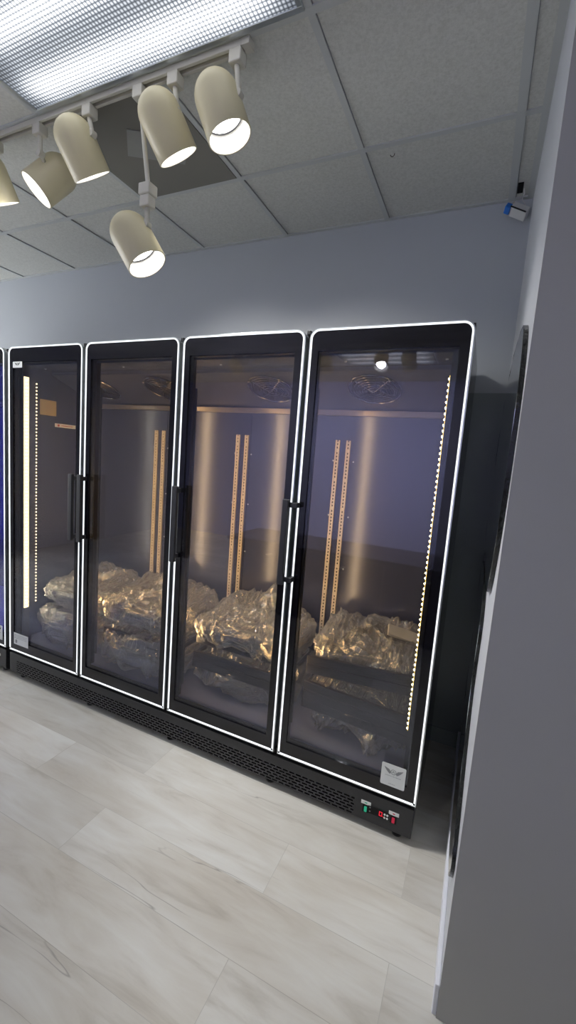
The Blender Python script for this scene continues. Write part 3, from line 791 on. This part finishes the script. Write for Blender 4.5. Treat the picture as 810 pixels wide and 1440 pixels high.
sx = -2.5408
bm = BM(); prism(bm, rrect(.177, .292, 1.712, 1.810, .002), 0, sx+.0002, sx+.0007); o = link('notice', bm, M_tan, C4, O4); o['label'] = 'tan paper notice on the inner left side'
bm = BM(); prism(bm, rrect(.283, .441, 1.643, 1.667, .002), 0, sx+.0002, sx+.0007); o = link('warning_strip', bm, M_paper, C4, O4); o['label'] = 'pale warning strip with a red mark'
bm = BM(); prism(bm, rrect(.302, .318, 1.648, 1.662, .004), 0, sx+.0008, sx+.0011); box(bm, sx+.0008, sx+.0011, .33, .42, 1.653, 1.657); link('warning_print', bm, M_redp, o, O4)

def controls(T_, org, ox):
    y = .004
    bm = BM(); box(bm, ox-.190, ox-.100, y-.003, y, .078, .112, .001); pn = link('control_display', bm, M_void, T_, org)
    # a red seven-segment zero and a decimal point
    bm = BM(); a, b, c, d = ox-.142, ox-.128, .086, .106
    for q in ((a, b, c, c+.003), (a, b, d-.003, d), (a, a+.003, c, d), (b-.003, b, c, d)): box(bm, q[0], q[1], y-.0036, y-.003, q[2], q[3])
    box(bm, b+.002, b+.005, y-.0036, y-.003, c, c+.003)
    link('digit', bm, M_red, pn, org)
    for i in range(4):
        x = ox-.118+(i % 2)*.011; z = .100-(i//2)*.014
        bm = BM(); lathe(bm, (x, y-.003, z), (0, -1, 0), [(0, 0), (0, .0045), (.002, .004), (.0024, 0)], 14); link('button', bm, M_paper, pn, org)
    bm = BM()
    for z in (.103, .086): box(bm, ox-.184, ox-.178, y-.0036, y-.003, z, z+.005)
    link('indicator', bm, M_inkl, pn, org)
    for (x, z, m, nm) in ((ox-.200, .118, M_green, 'green'), (ox-.082, .118, M_redsw, 'red')):
        bm = BM(); box(bm, x-.021, x+.021, y-.002, y, z-.008, z+.008, .0008); pl = link('switch_plate', bm, M_paper, T_, org)
        bm = BM(); box(bm, x-.005, x+.005, y-.0025, y-.002, z-.002, z+.002); link('switch_mark', bm, m, pl, org)
        bm = BM(); box(bm, x-.013, x+.013, y-.002, y, z-.044, z-.012, .001); hs = link('switch_housing', bm, M_void, T_, org)
        bm = BM(); box(bm, x-.006, x+.006, y-.006, y-.002, z-.040, z-.015, .002); r = link('rocker_switch', bm, m, hs, org); r['label'] = nm+' lit rocker switch'
controls(C4, O4, 0.0)
controls(C2, O2, XN)

# ------------------------------------------------------------------ wrapped shelf packs inside
def fold(v): return 1-abs(v)
def film(name, parent, org, c, s, seed, knots, slope=0., nu=230, nv=130, zmin=None, zmax=None, ymin=.06, ymax=.606, amp=1., xlim=None):
    """crumpled closed film bag. c centre, s half sizes, knots: list of (point, pull, spread) gathers"""
    bm = BM(); rows = []
    def sgnp(v, e): return math.copysign(abs(v)**e, v)
    sd = Vector((seed*3.17, seed*1.31, seed*2.7))
    for j in range(nv+1):
        ph = -PI/2+PI*j/nv; row = []
        for i in range(nu):
            th = 2*PI*i/nu
            cp, sp_, ct, st_ = math.cos(ph), math.sin(ph), math.cos(th), math.sin(th)
            e1, e2 = .62, .45
            p = Vector((s[0]*sgnp(cp, e1)*sgnp(ct, e2), s[1]*sgnp(cp, e1)*sgnp(st_, e2), s[2]*sgnp(sp_, e1)))
            n = Vector((p.x/s[0]**2, p.y/s[1]**2, p.z/s[2]**2)).normalized()
            q = p+Vector(c)
            q.z += slope*(p.y/s[1])*max(0, sp_)
            # crumples: ridged folds drawn out down the front, finer ones over them
            w = q+sd
            r1 = fold(2.2*noise.noise(Vector((w.x*6, w.y*4, w.z*3))))
            r2 = fold(1.8*noise.noise(Vector((w.x*17+w.z*9, w.y*7, w.z*6))))
            r3 = fold(2.0*noise.noise(Vector((w.x*48+w.z*22, w.y*10, w.z*9))))
            r4 = fold(2.0*noise.noise(Vector((w.x*85+w.z*30, w.y*24, w.z*24))))
            d = amp*(.030*r1*r1+.019*r2**3+.017*r3**3+.007*r4**2-.032)
            for (kp, pull, spr) in knots:
                v = q-Vector(kp); dist = v.length
                f = math.exp(-(dist/spr)**2)
                ang = math.atan2(v.z, v.x)
                star = fold(1.6*noise.noise(Vector((math.cos(ang)*3.4, math.sin(ang)*3.4, seed*5.1+kp[0]*3))))
                d += f*.040*(star**2-.5)
                q += (Vector(kp)+Vector(pull)-q)*f*.0
                q += Vector(pull)*math.exp(-(dist/(spr*.45))**2)
            q += n*d
            if zmin is not None and q.z < zmin: q.z = zmin+.0006*noise.noise(w*9)
            if zmax is not None and q.z > zmax: q.z = zmax-.0015*abs(noise.noise(w*9))
            q.y = max(ymin+.004*abs(noise.noise(w*8)), min(ymax-.004*abs(noise.noise(w*8)), q.y))
            if xlim: q.x = max(xlim[0], min(xlim[1], q.x))
            row.append(bm.verts.new(q))
        rows.append(row)
    for j in range(nv):
        for i in range(nu):
            k = (i+1) % nu
            bm.faces.new((rows[j][i], rows[j][k], rows[j+1][k], rows[j+1][i]))
    bmesh.ops.remove_doubles(bm, verts=bm.verts, dist=.00005)
    o = link(name, bm, M_film, parent, org, smooth='full'); o['label'] = 'clear crumpled plastic wrap'
    return o

def shelf(parent, org, xc, w, y0, y1, z, tilt=0., roll=0.):
    """black wire shelf with a tall front price rail"""
    bm = BM()
    box(bm, -w/2, w/2, 0, .004, 0, .042, .001); box(bm, -w/2, w/2, .004, .016, .036, .042); box(bm, -w/2, w/2, .004, .012, 0, .005)
    d = y1-y0
    for i in range(16):
        x = -w/2+.02+(w-.04)*i/15; box(bm, x-.0018, x+.0018, .016, d, .030, .034)
    for y in (d*.35, d*.68, d-.004): box(bm, -w/2, w/2, y-.003, y+.003, .022, .029)
    for x in (-w/2, w/2-.012): box(bm, x, x+.012, .016, d, .012, .030)
    mt = Matrix.Translation((xc, y0, z)) @ Matrix.Rotation(tilt, 4, 'X') @ Matrix.Rotation(roll, 4, 'Y')
    bmesh.ops.transform(bm, matrix=mt, verts=bm.verts)
    o = link('shelf', bm, M_shelf, parent, org); o['label'] = 'black wire shelf with front rail'
    return o

zf = .2465
def pack(xc, level, label, seed, knots, rails, c, s, slope, xlim=None, amp=1., zmin=None, zmax=None):
    org = (xc, .33, zmin)
    t = thing('wrapped_shelf_pack', label, 'wrapped shelves', org, 'plastic wrapped shelf packs inside the coolers')
    for (w, y0, z, tilt, roll) in rails: shelf(t, org, xc, w, y0, y0+.40, z, tilt, roll)
    film('plastic_wrap', t, org, c, s, seed, knots, slope, xlim=xlim, amp=amp, zmin=zmin, zmax=zmax)
    return t, org
xcs = [-(3-k)*Sd-Wd/2 for k in range(4)]
# lower packs rest on the cooler floor, upper ones lie on them
lowz = .36
def lower(i, y0=.13): return [(.54, y0+.000, .355, 0, 0), (.54, y0+.004, .402, 0, .0)]
pack(xcs[0], 0, 'lower plastic-wrapped shelf pack in the leftmost compartment, gathered into a knot', 1.0,
     [((-2.28, .12, .40), (.0, -.035, .0), .16)], [(.46, .17, .36, 0, 0), (.46, .174, .405, 0, 0)], (-2.245, .35, .355), (.262, .255, .125), .0, xlim=(-2.515, -1.965), zmin=zf, zmax=0.474)
pack(xcs[0], 1, 'upper plastic-wrapped shelf pack in the leftmost compartment, beside the bright light strip', 2.0,
     [((-2.20, .30, .66), (0, 0, .05), .12)], [(.46, .19, .50, 0, 0), (.46, .194, .545, 0, 0)], (-2.235, .36, .575), (.262, .235, .100), .055, xlim=(-2.515, -1.965), zmin=0.478)
pack(xcs[1], 0, 'lower plastic-wrapped shelf pack behind the second door from the left, star of creases in front', 3.0,
     [((-1.655, .10, .36), (.0, -.03, .0), .18)], [(.54, .12, .375, 0, 0), (.54, .124, .422, 0, 0)], (-1.61, .335, .365), (.305, .265, .125), .0, xlim=(-1.925, -1.305), zmin=zf, zmax=0.48)
pack(xcs[1], 1, 'upper plastic-wrapped shelf pack behind the second door from the left, two peaks on top', 4.0,
     [((-1.93+.03, .46, .72), (0, 0, .085), .10), ((-1.70, .48, .72), (0, 0, .085), .09)], [(.54, .15, .505, 0, 0), (.54, .154, .55, 0, 0)], (-1.615, .345, .590), (.305, .250, .105), .060, xlim=(-1.925, -1.305), zmin=0.484)
pack(xcs[2], 0, 'lower plastic-wrapped shelf pack behind the third door from the left, pale folds at its base', 5.0,
     [((-1.0, .15, .37), (.0, -.03, -.02), .15)], [(.55, .145, .385, 0, 0), (.55, .149, .43, 0, 0)], (-.962, .380, .365), (.305, .225, .125), .0, xlim=(-1.275, -.656), zmin=zf, zmax=0.488)
pack(xcs[2], 1, 'upper plastic-wrapped shelf pack behind the third door from the left, one peak at its right', 6.0,
     [((-.93, .49, .72), (0, 0, .09), .11)], [(.54, .165, .515, 0, 0), (.54, .169, .56, 0, 0)], (-.965, .365, .600), (.305, .232, .105), .060, xlim=(-1.275, -.656), zmin=0.492)
pack(xcs[3], 0, 'lower plastic-wrapped shelf pack behind the rightmost door, wide slotted rail and knotted wrap', 7.0,
     [((-.36, .17, .41), (.0, -.04, .0), .14), ((-.24, .17, .30), (0, -.09, -.0), .11), ((-.48, .17, .30), (0, -.05, -.0), .09)], [(.525, .128, .360, 0, .05), (.525, .130, .403, 0, .05), (.525, .134, .446, 0, .05)], (-.315, .385, .375), (.285, .215, .135), .0, xlim=(-.625, -.06), zmin=zf, zmax=0.52)
t, og = pack(xcs[3], 1, 'upper plastic-wrapped shelf pack behind the rightmost door, a white strip at its right', 8.0,
     [((-.36, .30, .74), (0, 0, .03), .10)], [(.51, .135, .558, 0, -.06), (.51, .139, .602, 0, -.06)], (-.325, .385, .635), (.275, .215, .095), .045, xlim=(-.625, -.065), zmin=0.524)
bm = BM(); box(bm, -.09, .09, -.03, .03, -.008, .008, .003)
bmesh.ops.transform(bm, matrix=Matrix.Translation((-.165, .40, .735)) @ Matrix.Rotation(.35, 4, 'Z') @ Matrix.Rotation(.25, 4, 'Y') @ Matrix.Rotation(.6, 4, 'X'), verts=bm.verts)
o = link('edge_protector', bm, M_card, t, og); o['label'] = 'pale strip under the wrap'

# ------------------------------------------------------------------ counter behind the viewpoint, seen only mirrored in the glass
c0 = (-.6, -2.3, 0)
t = thing('counter', 'dark brown wooden counter behind the viewpoint, mirrored in the cooler doors', 'counter', c0)
bm = BM(); box(bm, -2.2, 1.0, -2.62, -1.95, .70, .735, .004); link('worktop', bm, M_wood, t, c0)
bm = BM(); box(bm, -2.15, .95, -2.55, -2.02, .06, .70); link('cabinet', bm, M_wood, t, c0)
bm = BM(); box(bm, -2.12, .92, -2.5, -2.07, 0, .06); link('plinth', bm, M_black, t, c0)
for i in range(4):
    x0 = -2.13+i*.765
    bm = BM(); box(bm, x0+.006, x0+.755, -2.02, -2.002, .08, .69, .003); d = link('cabinet_door', bm, M_wood, t, c0)
    bm = BM(); cyl(bm, (x0+.36, -1.99, .6), (x0+.40, -1.99, .6), .006, seg=10); box(bm, x0+.358, x0+.364, -2.002, -1.99, .597, .603); box(bm, x0+.396, x0+.402, -2.002, -1.99, .597, .603); link('door_pull', bm, M_alu, d, c0)

# ------------------------------------------------------------------ camera, world, view
cam = bpy.data.cameras.new('camera'); co = bpy.data.objects.new('camera', cam); COL.objects.link(co)
co.location = (.0792, -1.6776, 1.5451); co.rotation_euler = (1.4478, -.0765, .4287)
cam.sensor_fit = 'VERTICAL'; cam.sensor_height = 36; cam.lens = 595.1/1440*36; cam.clip_start = .02
S.camera = co
w = bpy.data.worlds.new('world'); S.world = w; w.use_nodes = True
w.node_tree.nodes['Background'].inputs[0].default_value = (.86, .86, .86, 1); w.node_tree.nodes['Background'].inputs[1].default_value = 8.0
S.view_settings.view_transform = 'Standard'; S.view_settings.look = 'None'; S.view_settings.gamma = 1
S.view_settings.use_curve_mapping = False; S.view_settings.exposure = 0.0
S.cycles.use_denoising = True
S.cycles.transparent_max_bounces = 24; S.cycles.max_bounces = 10; S.cycles.sample_clamp_indirect = 4
